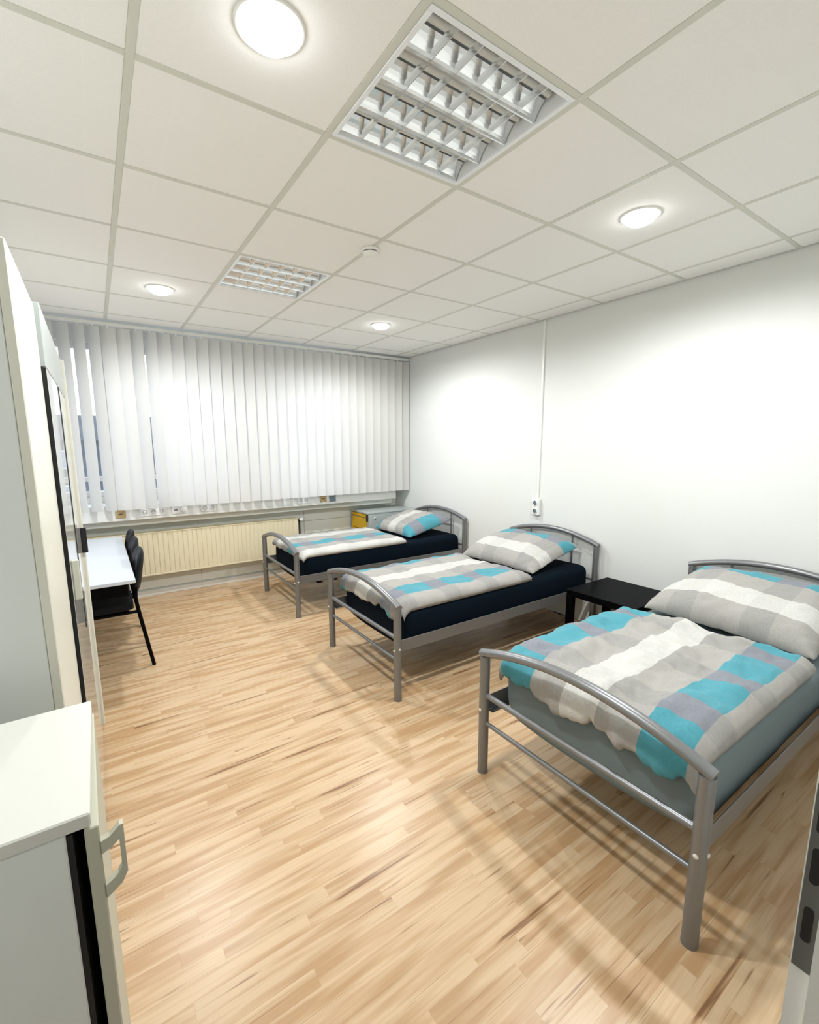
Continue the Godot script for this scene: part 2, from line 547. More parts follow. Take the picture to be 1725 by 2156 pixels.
func louvre_light(called: String, at: Vector3, label: String, group: String) -> void:
	var t := thing(called, label, "ceiling light", at, 0.0, group)
	var o := 0.300
	var i := 0.283
	var fr := B.new()
	for s in [-1, 1]:
		fr.mm(Vector3(-o, -0.004, s * i), Vector3(o, 0.008, s * o), 0.0015)
		fr.mm(Vector3(s * i, -0.004, -i), Vector3(s * o, 0.008, i), 0.0015)
	put("frame", fr, M.lamp_white, t)
	var hs := B.new()
	for s in [-1, 1]:
		hs.mm(Vector3(-0.29, 0.008, s * 0.287), Vector3(0.29, 0.092, s * 0.293), 0.0)
		hs.mm(Vector3(s * 0.287, 0.008, -0.287), Vector3(s * 0.293, 0.092, 0.287), 0.0)
	hs.mm(Vector3(-0.293, 0.088, -0.293), Vector3(0.293, 0.094, 0.293), 0.0)
	put("housing", hs, M.lamp_white, t)
	for k in 4:
		var z := -0.2115 + k * 0.141
		put("tube", B.new().smooth(true).tube([Vector3(-0.275, 0.058, z), Vector3(0.275, 0.058, z)], 0.013, 14), M.tube_glass, t)
	# long mirror ridges between the tubes: wide at the top, a narrow flat at the bottom
	for k in 5:
		var z := -0.282 + k * 0.141
		var half := PackedVector2Array()
		var pts := []
		for q in 7:
			var e := q / 6.0
			pts.append(Vector2(0.003 + 0.043 * pow(e, 1.7), 0.004 + 0.05 * e))
		if k != 4:
			for q in pts: half.append(q)
		else:
			half.append(Vector2(0, 0.004)); half.append(Vector2(0, 0.054))
			half.reverse()
		var left := PackedVector2Array()
		for q in pts: left.append(Vector2(-q.x, q.y))
		var poly := PackedVector2Array()
		if k == 0:
			poly.append(Vector2(0, 0.004))
			for q in pts: poly.append(q)
			poly.append(Vector2(0, 0.054))
		elif k == 4:
			poly.append(Vector2(0, 0.054))
			left.reverse()
			poly.append_array(left)
			poly.append(Vector2(0, 0.004))
		else:
			for q in pts: poly.append(q)
			left.reverse()
			poly.append_array(left)
		put("reflector", B.new().prism(poly, Vector3(-0.282, 0, z), Vector3(0, 0, 1), Vector3(0, 1, 0), Vector3(0.564, 0, 0)), M.aluminium, t)
	for k in 5:
		var x := -0.188 + k * 0.094
		for c in 4:
			var z := -0.2115 + c * 0.141
			var poly := PackedVector2Array([Vector2(-0.0012, 0.004), Vector2(0.0012, 0.004), Vector2(0.002, 0.020), Vector2(0.0035, 0.030), Vector2(-0.0035, 0.030), Vector2(-0.002, 0.020)])
			put("cross_blade", B.new().prism(poly, Vector3(x, 0, z - 0.0655), Vector3(1, 0, 0), Vector3(0, 1, 0), Vector3(0, 0, 0.131)), M.aluminium, t)

# =====================================================================  floor
func to_px(p: Vector3) -> Vector3:
	var q := cam.basis.inverse() * (p - CAM)
	if q.z > -0.05:
		return Vector3(-9999, -9999, 0)
	return Vector3(845.464 + 953.203 * q.x / -q.z, 1085.153 - 953.203 * q.y / -q.z, -q.z)

func build_floor() -> void:
	var fl := struct("floor", B.new().mm(Vector3(XL - 0.1, -0.15, -3.4), Vector3(XR + 0.1, -0.009, ZN + 0.15), 0.0), M.screed)
	var rng := RandomNumberGenerator.new()
	rng.seed = 77
	var wd := 0.0565
	var joints := [-0.81, -0.455, -1.03, -0.31, -1.389]
	var list := []
	var row := 0
	var z := ZW + 0.001
	while z < ZN + 0.148:
		var z1 := minf(z + wd, ZN + 0.148)
		var x: float = joints[(row / 3 + (row % 3) * 2) % 5] - rng.randi_range(0, 1) * 0.36
		while x > XL: x -= rng.randf_range(0.36, 0.74)
		while x < XR:
			var len_: float = [0.355, 0.62, 0.72, 0.86][rng.randi() % 4]
			var x1 := x + len_
			var a := maxf(x, XL + 0.002)
			var b := minf(x1, XR - 0.002)
			if b - a > 0.04:
				list.append({"x0": a, "x1": b, "z0": z, "z1": z1, "row": rng.randi() % 16, "u": rng.randf_range(0.0, maxf(0.0, 1.0 - (b - a) / 0.9)), "tone": rng.randf_range(0.945, 1.0), "flip": rng.randf() < 0.5})
			x = x1
		z = z1
		row += 1
	for p in list:
		var c := Vector3((p.x0 + p.x1) * 0.5, 0, (p.z0 + p.z1) * 0.5)
		var best := 0.0
		for k in [0.1, 0.5, 0.9]:
			var q := to_px(Vector3(lerpf(p.x0, p.x1, k), 0, c.z))
			if q.x > 215 and q.x < 1700 and q.y > 1180 and q.y < 2150:
				best += (p.x1 - p.x0) / (q.z * q.z)
		if c.x < -1.55 and c.z > -0.7: best = 0.0
		p["rank"] = best
	list.sort_custom(func(l, r): return l.rank > r.rank)
	var rest := SurfaceTool.new()
	rest.begin(Mesh.PRIMITIVE_TRIANGLES)
	rest.set_smooth_group(-1)
	for i in list.size():
		if i < 300:
			var st := SurfaceTool.new()
			st.begin(Mesh.PRIMITIVE_TRIANGLES)
			st.set_smooth_group(-1)
			plank(st, list[i])
			st.generate_normals()
			put_mesh("plank", st.commit(), M.plank_wood, fl)
		else:
			plank(rest, list[i])
	rest.generate_normals()
	var ro := put_mesh("far_planks", rest.commit(), M.plank_wood, fl)
	ro.set_meta("kind", "stuff")

func plank(st: SurfaceTool, p: Dictionary) -> void:
	var e := 0.00012
	var y0 := -0.009
	var lo := Vector3(p.x0 + 0.00004, y0, p.z0 + 0.00004)
	var hi := Vector3(p.x1 - 0.00004, 0.0, p.z1 - 0.00004)
	var top := [Vector3(lo.x + e, 0, lo.z + e), Vector3(hi.x - e, 0, lo.z + e), Vector3(hi.x - e, 0, hi.z - e), Vector3(lo.x + e, 0, hi.z - e)]
	var rim := [Vector3(lo.x, -e, lo.z), Vector3(hi.x, -e, lo.z), Vector3(hi.x, -e, hi.z), Vector3(lo.x, -e, hi.z)]
	var bot := [Vector3(lo.x, y0, lo.z), Vector3(hi.x, y0, lo.z), Vector3(hi.x, y0, hi.z), Vector3(lo.x, y0, hi.z)]
	var col := Color(p.tone, p.tone * lerpf(0.975, 1.0, p.u), p.tone * lerpf(0.95, 1.0, p.u))
	var emit := func(a: Vector3, b: Vector3, c: Vector3, d: Vector3):
		for v in [a, b, c, a, c, d]:
			var k: float = (v.z - lo.z) / (hi.z - lo.z)
			if p.flip: k = 1.0 - k
			st.set_color(col)
			st.set_uv(Vector2(p.u + (v.x - lo.x) / 0.9, (p.row + 0.04 + 0.92 * k) / 16.0))
			st.add_vertex(v)
	emit.call(top[0], top[1], top[2], top[3])
	for i in 4:
		var j := (i + 1) % 4
		emit.call(top[j], top[i], rim[i], rim[j])
		emit.call(rim[j], rim[i], bot[i], bot[j])

# =====================================================================  window side
func build_window_side() -> void:
	# wall with three openings
	var top := 2.60
	var sill := 1.08
	var opens := [[-1.95, -1.30], [-1.02, -0.16], [0.22, 1.11]]
	var w := B.new()
	w.mm(Vector3(XL, 0, -3.40), Vector3(XR, sill, ZG), 0.0)
	w.mm(Vector3(XL, top, -3.40), Vector3(XR, 2.95, ZG), 0.0)
	var edges := [XL]
	for o in opens: edges.append_array(o)
	edges.append(XR)
	for i in range(0, edges.size(), 2):
		w.mm(Vector3(edges[i], sill, -3.40), Vector3(edges[i + 1], top, ZG), 0.0)
	struct("wall_window", w, M.wall_paint)
	# parapet casing below the sill, in sheet panels with seams
	var par := struct("wall_parapet", B.new().mm(Vector3(XL, 0, ZG), Vector3(XR, 0.995, ZW - 0.012), 0.0), M.parapet_paint)
	for r in [[0.075, 0.47], [0.474, 0.635], [0.639, 0.99]]:
		for c in [[XL + 0.002, -0.55], [-0.546, 0.70], [0.704, XR - 0.002]]:
			put("panel", B.new().mm(Vector3(c[0], r[0], ZW - 0.012), Vector3(c[1], r[1], ZW), 0.003), M.parapet_paint, par)
	struct("baseboard_window", B.new().mm(Vector3(XL, 0, ZW), Vector3(XR, 0.062, ZW + 0.014), 0.003), M.white_lacquer)
	# sill board that carries the channel
	put("sill_board", B.new().mm(Vector3(XL, 0.995, ZG), Vector3(1.93, 1.02, -2.93), 0.003), M.white_lacquer, par)
	for i in 3:
		var wn := struct_node("window_%d" % (i + 1))
		var x0: float = opens[i][0]
		var x1: float = opens[i][1]
		var fb := B.new()
		var fw := 0.055
		fb.mm(Vector3(x0, sill, -3.34), Vector3(x0 + fw, top, -3.27), 0.004)
		fb.mm(Vector3(x1 - fw, sill, -3.34), Vector3(x1, top, -3.27), 0.004)
		fb.mm(Vector3(x0 + fw, sill, -3.34), Vector3(x1 - fw, sill + fw, -3.27), 0.004)
		fb.mm(Vector3(x0 + fw, top - fw, -3.34), Vector3(x1 - fw, top, -3.27), 0.004)
		put("window_frame", fb, M.frame_white, wn)
		put("transom", B.new().mm(Vector3(x0 + fw, 1.24, -3.335), Vector3(x1 - fw, 1.285, -3.275), 0.004), M.frame_white, wn)
		put("pane", B.new().mm(Vector3(x0 + fw, sill + fw, -3.308), Vector3(x1 - fw, top - fw, -3.302), 0.0), M.window_glass, wn)

	# vertical blind
	var vb := thing("vertical_blind", "white vertical slat blind hanging across the whole window wall", "blind", Vector3(0, 0, -2.765))
	put("headrail", B.new().mm(Vector3(XL + 0.01, CEIL - 0.050, -0.022), Vector3(XR - 0.005, CEIL - 0.021, 0.024), 0.003), M.white_lacquer, vb)
	var pitch := 0.1128
	var wide := 0.127
	var x := 2.088
	var k := 0
	var rng := RandomNumberGenerator.new()
	rng.seed = 8
	while x - pitch > XL + 0.01:
		var cx := x - pitch * 0.5
		var ang := 22.0 + rng.randf_range(-1.5, 1.5)
		if k in [30, 31, 32, 33, 34]: ang = 44.0
		if k in [26, 27]: ang = 41.0
		var b := B.new().smooth(true)
		var dir := Vector3(cos(deg_to_rad(ang)), 0, sin(deg_to_rad(ang)))
		var nrm := Vector3(-dir.z, 0, dir.x)
		var ys := [0.985, CEIL - 0.064]
		var prev := []
		for q in 9:
			var e := q / 8.0 * 2.0 - 1.0
			var off := nrm * (0.004 * (1.0 - e * e))
			var p := Vector3(cx, 0, 0) + dir * (e * wide * 0.5) + off
			var cur := [p + Vector3(0, ys[0], 0), p + Vector3(0, ys[1], 0)]
			if q > 0:
				b.face([prev[0], cur[0], cur[1], prev[1]], nrm)
			prev = cur
		put("slat", b, M.blind_cloth, vb)
		put("carrier", B.new().mm(Vector3(cx - 0.006, CEIL - 0.066, -0.006), Vector3(cx + 0.006, CEIL - 0.050, 0.006), 0.001), M.white_plastic, vb)
		x -= pitch
		k += 1

	# cable channel with outlets
	var z0 := -2.93
	var ch := thing("cable_channel", "long white cable channel with outlets under the blind", "cable channel", Vector3(0, 0, 0))
	var prof := PackedVector2Array([Vector2(-2.93, 0.868), Vector2(-2.846, 0.868), Vector2(-2.840, 0.874), Vector2(-2.846, 1.012), Vector2(-2.852, 1.018), Vector2(-2.93, 1.018)])
	put("casing", B.new().prism(prof, Vector3(XL + 0.004, 0, 0), Vector3(0, 0, 1), Vector3(0, 1, 0), Vector3(1.935 - XL - 0.004, 0, 0)), M.channel_white, ch)
	put("bracket_rail", B.new().mm(Vector3(XL + 0.004, 0.80, ZW + 0.001), Vector3(1.93, 0.868, -2.945), 0.004), M.parapet_paint, ch)
	# outlets: x centre, kind, label
	var outs := [[-1.28, "tan", "tan data outlet on the cable channel next to the triple socket"],
		[-1.00, "triple", "triple white power socket on the cable channel above the radiator"],
		[-0.755, "slot", "white outlet with a dark slot and a round cap beside it on the cable channel"],
		[-0.475, "double", "double white power socket on the cable channel above the middle of the radiator"],
		[0.38, "blank", "blank white outlet cover on the cable channel above the radiator valve"],
		[0.60, "double", "double white power socket beside the tan outlet near the filing cabinet"],
		[0.86, "tan", "tan data outlet on the cable channel next to the grey blank cover"],
		[0.985, "grey", "dark grey blank cover on the cable channel"]]
	for o in outs:
		outlet(o[0], o[1], o[2])

	build_radiator()
	build_filing_cabinet()

func outlet(x: float, kind: String, label: String) -> void:
	var t := thing("power_outlet", label, "power outlet", Vector3(x, 0.942, -2.8425), 0.0, "outlets on the cable channel")
	var n := {"triple": 3, "double": 2, "slot": 2}.get(kind, 1) as int
	var col: Material = {"tan": M.socket_tan, "grey": M.socket_grey}.get(kind, M.socket_white)
	var wd := 0.074 * n + (0.006 if n > 1 else 0.012)
	put("plate", B.new().mm(Vector3(-wd * 0.5, -0.042, 0.0), Vector3(wd * 0.5, 0.042, 0.010), 0.003), col, t)
	var turn := Basis(Vector3.RIGHT, PI / 2)
	for i in n:
		var cx := (i - (n - 1) * 0.5) * 0.074
		if kind in ["triple", "double"]:
			put("socket_ring", B.new().smooth(true).lathe([Vector2(0.021, 0.0), Vector2(0.026, 0.0), Vector2(0.026, 0.006), Vector2(0.021, 0.006), Vector2(0.021, 0.0)], Vector3(cx, 0, 0.010), 20, turn), col, t)
			var sk := put("socket_well", B.new().smooth(true).lathe([Vector2(0, 0), Vector2(0.0208, 0.0), Vector2(0.0208, 0.0012), Vector2(0, 0.0012)], Vector3(cx, 0, 0.010), 20, turn), M.white_lacquer, t)
			for s in [-1, 1]:
				put("contact", B.new().smooth(true).lathe([Vector2(0, 0), Vector2(0.003, 0.0), Vector2(0.003, 0.001), Vector2(0, 0.001)], Vector3(cx + s * 0.0095, 0, 0.0112), 10, turn), M.socket_hole, sk)
		elif kind == "slot" and i == 1:
			put("round_cap", B.new().smooth(true).lathe([Vector2(0, 0), Vector2(0.030, 0.0), Vector2(0.030, 0.012), Vector2(0.026, 0.016), Vector2(0, 0.016)], Vector3(cx, 0, 0.010), 24, turn), M.socket_white, t)
		elif kind == "slot" or kind == "tan":
			put("slot", B.new().mm(Vector3(cx - 0.017, -0.006, 0.010), Vector3(cx + 0.017, 0.004, 0.0112), 0.0004), M.socket_hole, t)
		elif kind == "blank":
			put("cover", B.new().mm(Vector3(cx - 0.026, -0.026, 0.010), Vector3(cx + 0.026, 0.026, 0.013), 0.001), M.socket_white, t)

func build_radiator() -> void:
	var x0 := -1.62
	var x1 := 0.565
	var r := thing("radiator", "long cream fluted panel radiator under the cable channel", "radiator", Vector3(0, 0, -2.955))
	var y0 := 0.25
	var y1 := 0.715
	# front panel with vertical flutes
	var b := B.new()
	var pts := PackedVector2Array()
	pts.append(Vector2(x0, -0.012))
	pts.append(Vector2(x0, 0.0))
	var x := x0 + 0.02
	while x + 0.0475 < x1 - 0.01:
		pts.append(Vector2(x, 0.0))
		pts.append(Vector2(x + 0.004, -0.0065))
		pts.append(Vector2(x + 0.012, -0.0065))
		pts.append(Vector2(x + 0.016, 0.0))
		x += 0.0475
	pts.append(Vector2(x1, 0.0))
	pts.append(Vector2(x1, -0.012))
	b.prism(pts, Vector3(0, y0 + 0.018, 0), Vector3(1, 0, 0), Vector3(0, 0, 1), Vector3(0, y1 - y0 - 0.036, 0))
	put("front_panel", b, M.radiator_cream, r)
	put("top_edge", B.new().mm(Vector3(x0, y1 - 0.018, -0.014), Vector3(x1, y1, 0.002), 0.004), M.radiator_cream, r)
	put("bottom_edge", B.new().mm(Vector3(x0, y0, -0.014), Vector3(x1, y0 + 0.018, 0.002), 0.004), M.radiator_cream, r)
	put("rear_panel", B.new().mm(Vector3(x0, y0, -0.085), Vector3(x1, y1, -0.070), 0.004), M.radiator_cream, r)
	put("top_grille", B.new().mm(Vector3(x0 + 0.01, y1 - 0.012, -0.070), Vector3(x1 - 0.01, y1 - 0.004, -0.014), 0.001), M.radiator_cream, r)
	for s in [x0, x1 - 0.004]:
		put("side_cover", B.new().mm(Vector3(s, y0 + 0.03, -0.070), Vector3(s + 0.004, y1 - 0.02, -0.014), 0.001), M.radiator_cream, r)
	put("bracket", B.new().mm(Vector3(-0.9, 0.4, -0.143), Vector3(-0.86, 0.6, -0.085), 0.001), M.radiator_cream, r)
	put("bracket", B.new().mm(Vector3(0.1, 0.4, -0.143), Vector3(0.14, 0.6, -0.085), 0.001), M.radiator_cream, r)
	put("supply_pipe", B.new().smooth(true).tube([Vector3(x1 + 0.035, 0.0, -0.045), Vector3(x1 + 0.035, 0.66, -0.045), Vector3(x1 + 0.03, 0.675, -0.045), Vector3(x1 + 0.0, 0.68, -0.045)], 0.011, 10), M.pipe_brown, r)
	put("thermostat_knob", B.new().smooth(true).lathe([Vector2(0, 0), Vector2(0.017, 0.0), Vector2(0.020, 0.02), Vector2(0.022, 0.05), Vector2(0.016, 0.058), Vector2(0, 0.058)], Vector3(x1 + 0.045, 0.69, -0.045), 18, Basis(Vector3.RIGHT, PI / 2)), M.white_plastic, r)

func build_filing_cabinet() -> void:
	var x0 := 1.36
	var x1 := 2.095
	var z0 := -3.07
	var z1 := -2.635
	var h := 0.745
	var t := thing("filing_cabinet", "grey steel filing cabinet with yellow drawer fronts in the corner behind a bed", "cabinet", Vector3(0, 0, 0))
	put("body", B.new().mm(Vector3(x0 + 0.02, 0.03, z0), Vector3(x1, h - 0.022, z1), 0.003), M.grey_steel_paint, t)
	put("top_panel", B.new().mm(Vector3(x0, h - 0.022, z0 - 0.004), Vector3(x1, h, z1 + 0.006), 0.003), M.grey_steel_paint, t)
	put("plinth", B.new().mm(Vector3(x0 + 0.03, 0.0, z0 + 0.02), Vector3(x1 - 0.02, 0.03, z1 - 0.02), 0.0), M.black_trim_and_gap, t)
	var ys := [[0.05, 0.275], [0.285, 0.51], [0.52, 0.715]]
	for q in ys:
		var d := put("drawer_front", B.new().mm(Vector3(x0 + 0.002, q[0], z0 + 0.012), Vector3(x0 + 0.02, q[1] - 0.052, z1 - 0.045), 0.003), M.yellow_lacquer, t)
		put("grip_lip", B.new().mm(Vector3(x0 + 0.002, q[1] - 0.038, z0 + 0.012), Vector3(x0 + 0.02, q[1], z1 - 0.045), 0.003), M.yellow_lacquer, d)
	put("lock_strip", B.new().mm(Vector3(x0 + 0.004, 0.63, z1 - 0.040), Vector3(x0 + 0.02, 0.715, z1 - 0.004), 0.002), M.pipe_brown, t)
	put("lock_knob", B.new().smooth(true).lathe([Vector2(0, 0), Vector2(0.016, 0.0), Vector2(0.016, 0.008), Vector2(0.012, 0.012), Vector2(0, 0.012)], Vector3(1.475, 0.665, z1), 18, Basis(Vector3.RIGHT, PI / 2)), M.aluminium, t)

# =====================================================================  beds
func build_beds() -> void:
	var bed := make_bed()
	var zc := [-2.06, -0.375, 1.335]
	var names := ["silver tube bed frame standing beside the filing cabinet and radiator", "silver tube bed frame in the middle of the row, beside the black side table", "silver tube bed frame carrying the grey-sheeted mattress"]
	var beds := [bed]
	bed.position = Vector3(0, 0, zc[0])
	bed.set_meta("label", names[0])
	for i in [1, 2]:
		copy_thing(bed, Vector3(0, 0, zc[i]), names[i])
	var ml := ["navy sheeted mattress on the bed beside the radiator and filing cabinet", "navy sheeted mattress on the middle bed beside the black side table", "mattress in a grey fitted sheet"]
	var dl := ["plaid duvet in turquoise, grey and white on the bed beside the filing cabinet", "plaid duvet in turquoise, grey and white on the middle bed beside the side table", "plaid duvet in turquoise, grey and white on the grey-sheeted mattress"]
	var pl := ["plaid pillow with a white stripe on the bed beside the filing cabinet", "plaid pillow on the middle navy-sheeted bed, beside the black side table", "wide plaid pillow on the grey-sheeted mattress"]
	for i in 3:
		mattress(Vector3(0, 0, zc[i]), M.sheet_grey if i == 2 else M.sheet_navy, ml[i], 40 + i)
	duvet({"z": zc[0], "xh": 1.28, "hw": 0.44, "near": 0.0, "far": 0.0, "drop": 0.03, "thick": 0.045, "shift": -0.23, "u0": 0.1, "seed": 51, "amp": 0.008}, dl[0])
	duvet({"z": zc[1], "xh": 1.29, "hw": 0.44, "near": 0.0, "far": 0.0, "drop": 0.07, "thick": 0.05, "shift": -0.09, "u0": 0.70, "seed": 52, "amp": 0.011}, dl[1])
	duvet({"z": zc[2], "xh": 1.17, "hw": 0.435, "near": 0.0, "far": 0.02, "drop": 0.085, "thick": 0.085, "shift": -0.015, "u0": 0.34, "seed": 53, "amp": 0.019}, dl[2])
	pillow(Vector3(1.665, 0.575, zc[0] - 0.02), 0.30, 0.37, 0.125, 13.0, 0.0, Vector2(0.2, 0.17), true, pl[0], 61)
	pillow(Vector3(1.655, 0.575, zc[1] - 0.03), 0.32, 0.40, 0.125, 12.0, 3.0, Vector2(0.1, 0.31), false, pl[1], 62)
	pillow(Vector3(1.600, 0.585, zc[2] + 0.02), 0.33, 0.41, 0.15, 11.0, -3.0, Vector2(0.4, 0.31), false, pl[2], 63)

func arch_pts(x: float, y0: float, rise: float, half: float) -> Array:
	var p := []
	for i in 25:
		var t := i / 24.0 * 2.0 - 1.0
		p.append(Vector3(x, y0 + rise * (1.0 - t * t), t * half))
	return p

func make_bed() -> Node3D:
	var t := thing("bed_frame", "silver tube bed frame", "bed frame", Vector3.ZERO, 0.0, "silver steel bed frames")
	var hz := 0.475
	var xf := 0.015
	var xh := 2.065
	for s in [-1, 1]:
		var fp := put("foot_post", B.new().smooth(true).tube([Vector3(xf, 0.004, s * hz), Vector3(xf, 0.606, s * hz)], 0.0245, 20), M.silver_paint, t)
		put("foot_cap", B.new().smooth(true).tube([Vector3(xf, 0.0, s * hz), Vector3(xf, 0.012, s * hz)], 0.0255, 20), M.silver_paint, fp)
		put("bolt", B.new().smooth(true).lathe([Vector2(0, 0), Vector2(0.009, 0), Vector2(0.007, 0.004), Vector2(0, 0.005)], Vector3(xf - 0.024, 0.335, s * hz), 12, Basis(Vector3.BACK, PI / 2)), M.bolt_white, fp)
		put("bolt", B.new().smooth(true).lathe([Vector2(0, 0), Vector2(0.008, 0), Vector2(0.006, 0.004), Vector2(0, 0.005)], Vector3(xf, 0.345, s * (hz + 0.024)), 12, Basis(Vector3.RIGHT, s * PI / 2)), M.bolt_white, fp)
		var hp := put("head_post", B.new().smooth(true).tube([Vector3(xh, 0.004, s * hz), Vector3(xh, 0.728, s * hz)], 0.0245, 20), M.silver_paint, t)
		put("foot_cap", B.new().smooth(true).tube([Vector3(xh, 0.0, s * hz), Vector3(xh, 0.012, s * hz)], 0.0255, 20), M.silver_paint, hp)
		# angle iron side rail: upright flange and a ledge for the slats
		put("side_rail", B.new().mm(Vector3(xf + 0.026, 0.318, s * (hz + 0.004)), Vector3(xh - 0.026, 0.395, s * (hz - 0.0)), 0.001).mm(Vector3(xf + 0.026, 0.318, s * (hz - 0.032)), Vector3(xh - 0.026, 0.321, s * (hz - 0.0)), 0.0), M.silver_paint, t)
		put("head_upright", B.new().smooth(true).tube([Vector3(xh, 0.438, s * 0.235), Vector3(xh, 0.79, s * 0.235)], 0.0085, 12), M.silver_paint, t)
	# arches: oval tube that meets the posts at their tops
	put("foot_arch", B.new().smooth(true).tube(arch_pts(xf, 0.612, 0.088, hz + 0.020), 0.0235, 18, 0.0205), M.silver_paint, t)
	put("head_arch", B.new().smooth(true).tube(arch_pts(xh, 0.733, 0.090, hz + 0.020), 0.0235, 18, 0.0205), M.silver_paint, t)
	put("foot_rail", B.new().smooth(true).tube([Vector3(xf, 0.410, -hz + 0.02), Vector3(xf, 0.410, hz - 0.02)], 0.0135, 16), M.silver_paint, t)
	put("foot_rail", B.new().smooth(true).tube([Vector3(xf, 0.266, -hz + 0.02), Vector3(xf, 0.266, hz - 0.02)], 0.0105, 16), M.silver_paint, t)
	put("head_rail", B.new().smooth(true).tube([Vector3(xh, 0.702, -0.235), Vector3(xh, 0.702, 0.235)], 0.0075, 12), M.silver_paint, t)
	put("head_rail", B.new().smooth(true).tube([Vector3(xh, 0.430, -hz + 0.02), Vector3(xh, 0.430, hz - 0.02)], 0.0105, 16), M.silver_paint, t)
	for i in 11:
		var x := 0.30 + i * 0.166
		put("slat", B.new().mm(Vector3(x - 0.03, 0.250, -0.34), Vector3(x + 0.03, 0.258, 0.34), 0.002), M.slat_wood, t)
	put("slat_bar", B.new().mm(Vector3(0.27, 0.236, -0.02), Vector3(2.03, 0.250, 0.02), 0.002), M.silver_paint, t)
	return t

# soft box: superellipse shell with noise, closed
func mattress(at: Vector3, m: Material, label: String, seed_: int) -> void:
	var nz := noise(seed_, 2.2, 3)
	var x0 := 0.112
	var x1 := 2.028
	var hz := 0.440
	var yb := 0.292
	var yt := 0.555
	var rc := 0.055
	# profile round the section (z, y), walked once
	var sec := []
	var corners := [[hz - rc, yt - rc, 0.0], [-hz + rc, yt - rc, PI / 2], [-hz + rc + 0.02, yb + rc + 0.02, PI], [hz - rc - 0.02, yb + rc + 0.02, PI * 1.5]]
	for c in corners:
		var rr: float = rc if c[2] < 2.0 else rc + 0.02
		for k in 7:
			var a: float = c[2] + PI / 2 * k / 6.0
			sec.append(Vector2(c[0] + cos(a) * rr, c[1] + sin(a) * rr))
	# finer along straight runs
	var dense := []
	for i in sec.size():
		var p: Vector2 = sec[i]
		var q: Vector2 = sec[(i + 1) % sec.size()]
		var n := maxi(1, int(p.distance_to(q) / 0.05))
		for k in n:
			dense.append(p.lerp(q, float(k) / n))
	var rows := []
	var mid := Vector2(0, (yt + yb) * 0.5)
	var xs := []
	for k in 8:
		var a := PI / 2 * k / 7.0
		xs.append([x0 + 0.05 * (1.0 - cos(a)), 1.0 - 0.05 / 0.13 * (1.0 - sin(a))])
	for k in range(1, 40):
		xs.append([lerpf(x0 + 0.05, x1 - 0.05, k / 40.0), 1.0])
	for k in 8:
		var a := PI / 2 * (7 - k) / 7.0
		xs.append([x1 - 0.05 * (1.0 - cos(a)), 1.0 - 0.05 / 0.13 * (1.0 - sin(a))])
	# first and last rings: inset by the same radius on all sides
	var out := []
	for e in xs:
		var inset: float = (1.0 - e[1]) * 0.13
		var ring := []
		for p in dense:
			var d: Vector2 = p - mid
			var q := Vector2(signf(d.x) * maxf(absf(d.x) - inset, 0.0), signf(d.y) * maxf(absf(d.y) - inset, 0.0))
			if p.y < mid.y: q.y -= 0.030 * (1.0 - pow(absf(p.x) / hz, 3.0)) * smoothstep(0.0, 0.06, mid.y - p.y)   # sags between the rails
			var xx: float = e[0]
			# side cloth is a little slack; below it bows outwards
			var wob := nz.get_noise_3d(xx, p.y * 2.0, p.x * 1.5) * 0.006
			if absf(d.x) > hz - 0.03: q.x += signf(d.x) * wob
			var v := Vector3(xx, mid.y + q.y, q.x)
			if p.y > yt - 0.02: v.y += nz.get_noise_2d(xx * 1.2, p.x * 1.2) * 0.004
			ring.append(v)
		out.append(ring)
	var b := B.new().smooth(true)
	var n := dense.size()
	for i in out.size() - 1:
		for j in n:
			var k := (j + 1) % n
			var c: Vector3 = (out[i][j] + out[i + 1][k]) * 0.5
			var axis := Vector3(c.x, mid.y, 0)
			var o := c - axis
			if i < 7: o += Vector3(-0.12, 0, 0)
			if i > out.size() - 9: o += Vector3(0.12, 0, 0)
			b.face([out[i][j], out[i][k], out[i + 1][k], out[i + 1][j]], o)
	for side in [0, out.size() - 1]:
		var c := Vector3.ZERO
		for v in out[side]: c += v
		c /= n
		for j in n:
			b.face([c, out[side][j], out[side][(j + 1) % n]], Vector3(-1 if side == 0 else 1, 0, 0))
	var o := put("mattress", b, m)
	o.position = at
	tag(o, label, "mattress", "mattresses on the beds")

func bend(s: float, s0: float, r: float) -> Vector3:
	# arc length s along a line that turns down after s0: (along, down, angle)
	if s <= s0:
		return Vector3(s, 0, 0)
	var amax := deg_to_rad(82.0)
	var a := minf((s - s0) / r, amax)
	var rest := maxf(0.0, s - s0 - r * amax)
	return Vector3(s0 + r * sin(a) + rest * cos(amax), r * (1.0 - cos(a)) + rest * sin(amax), a)

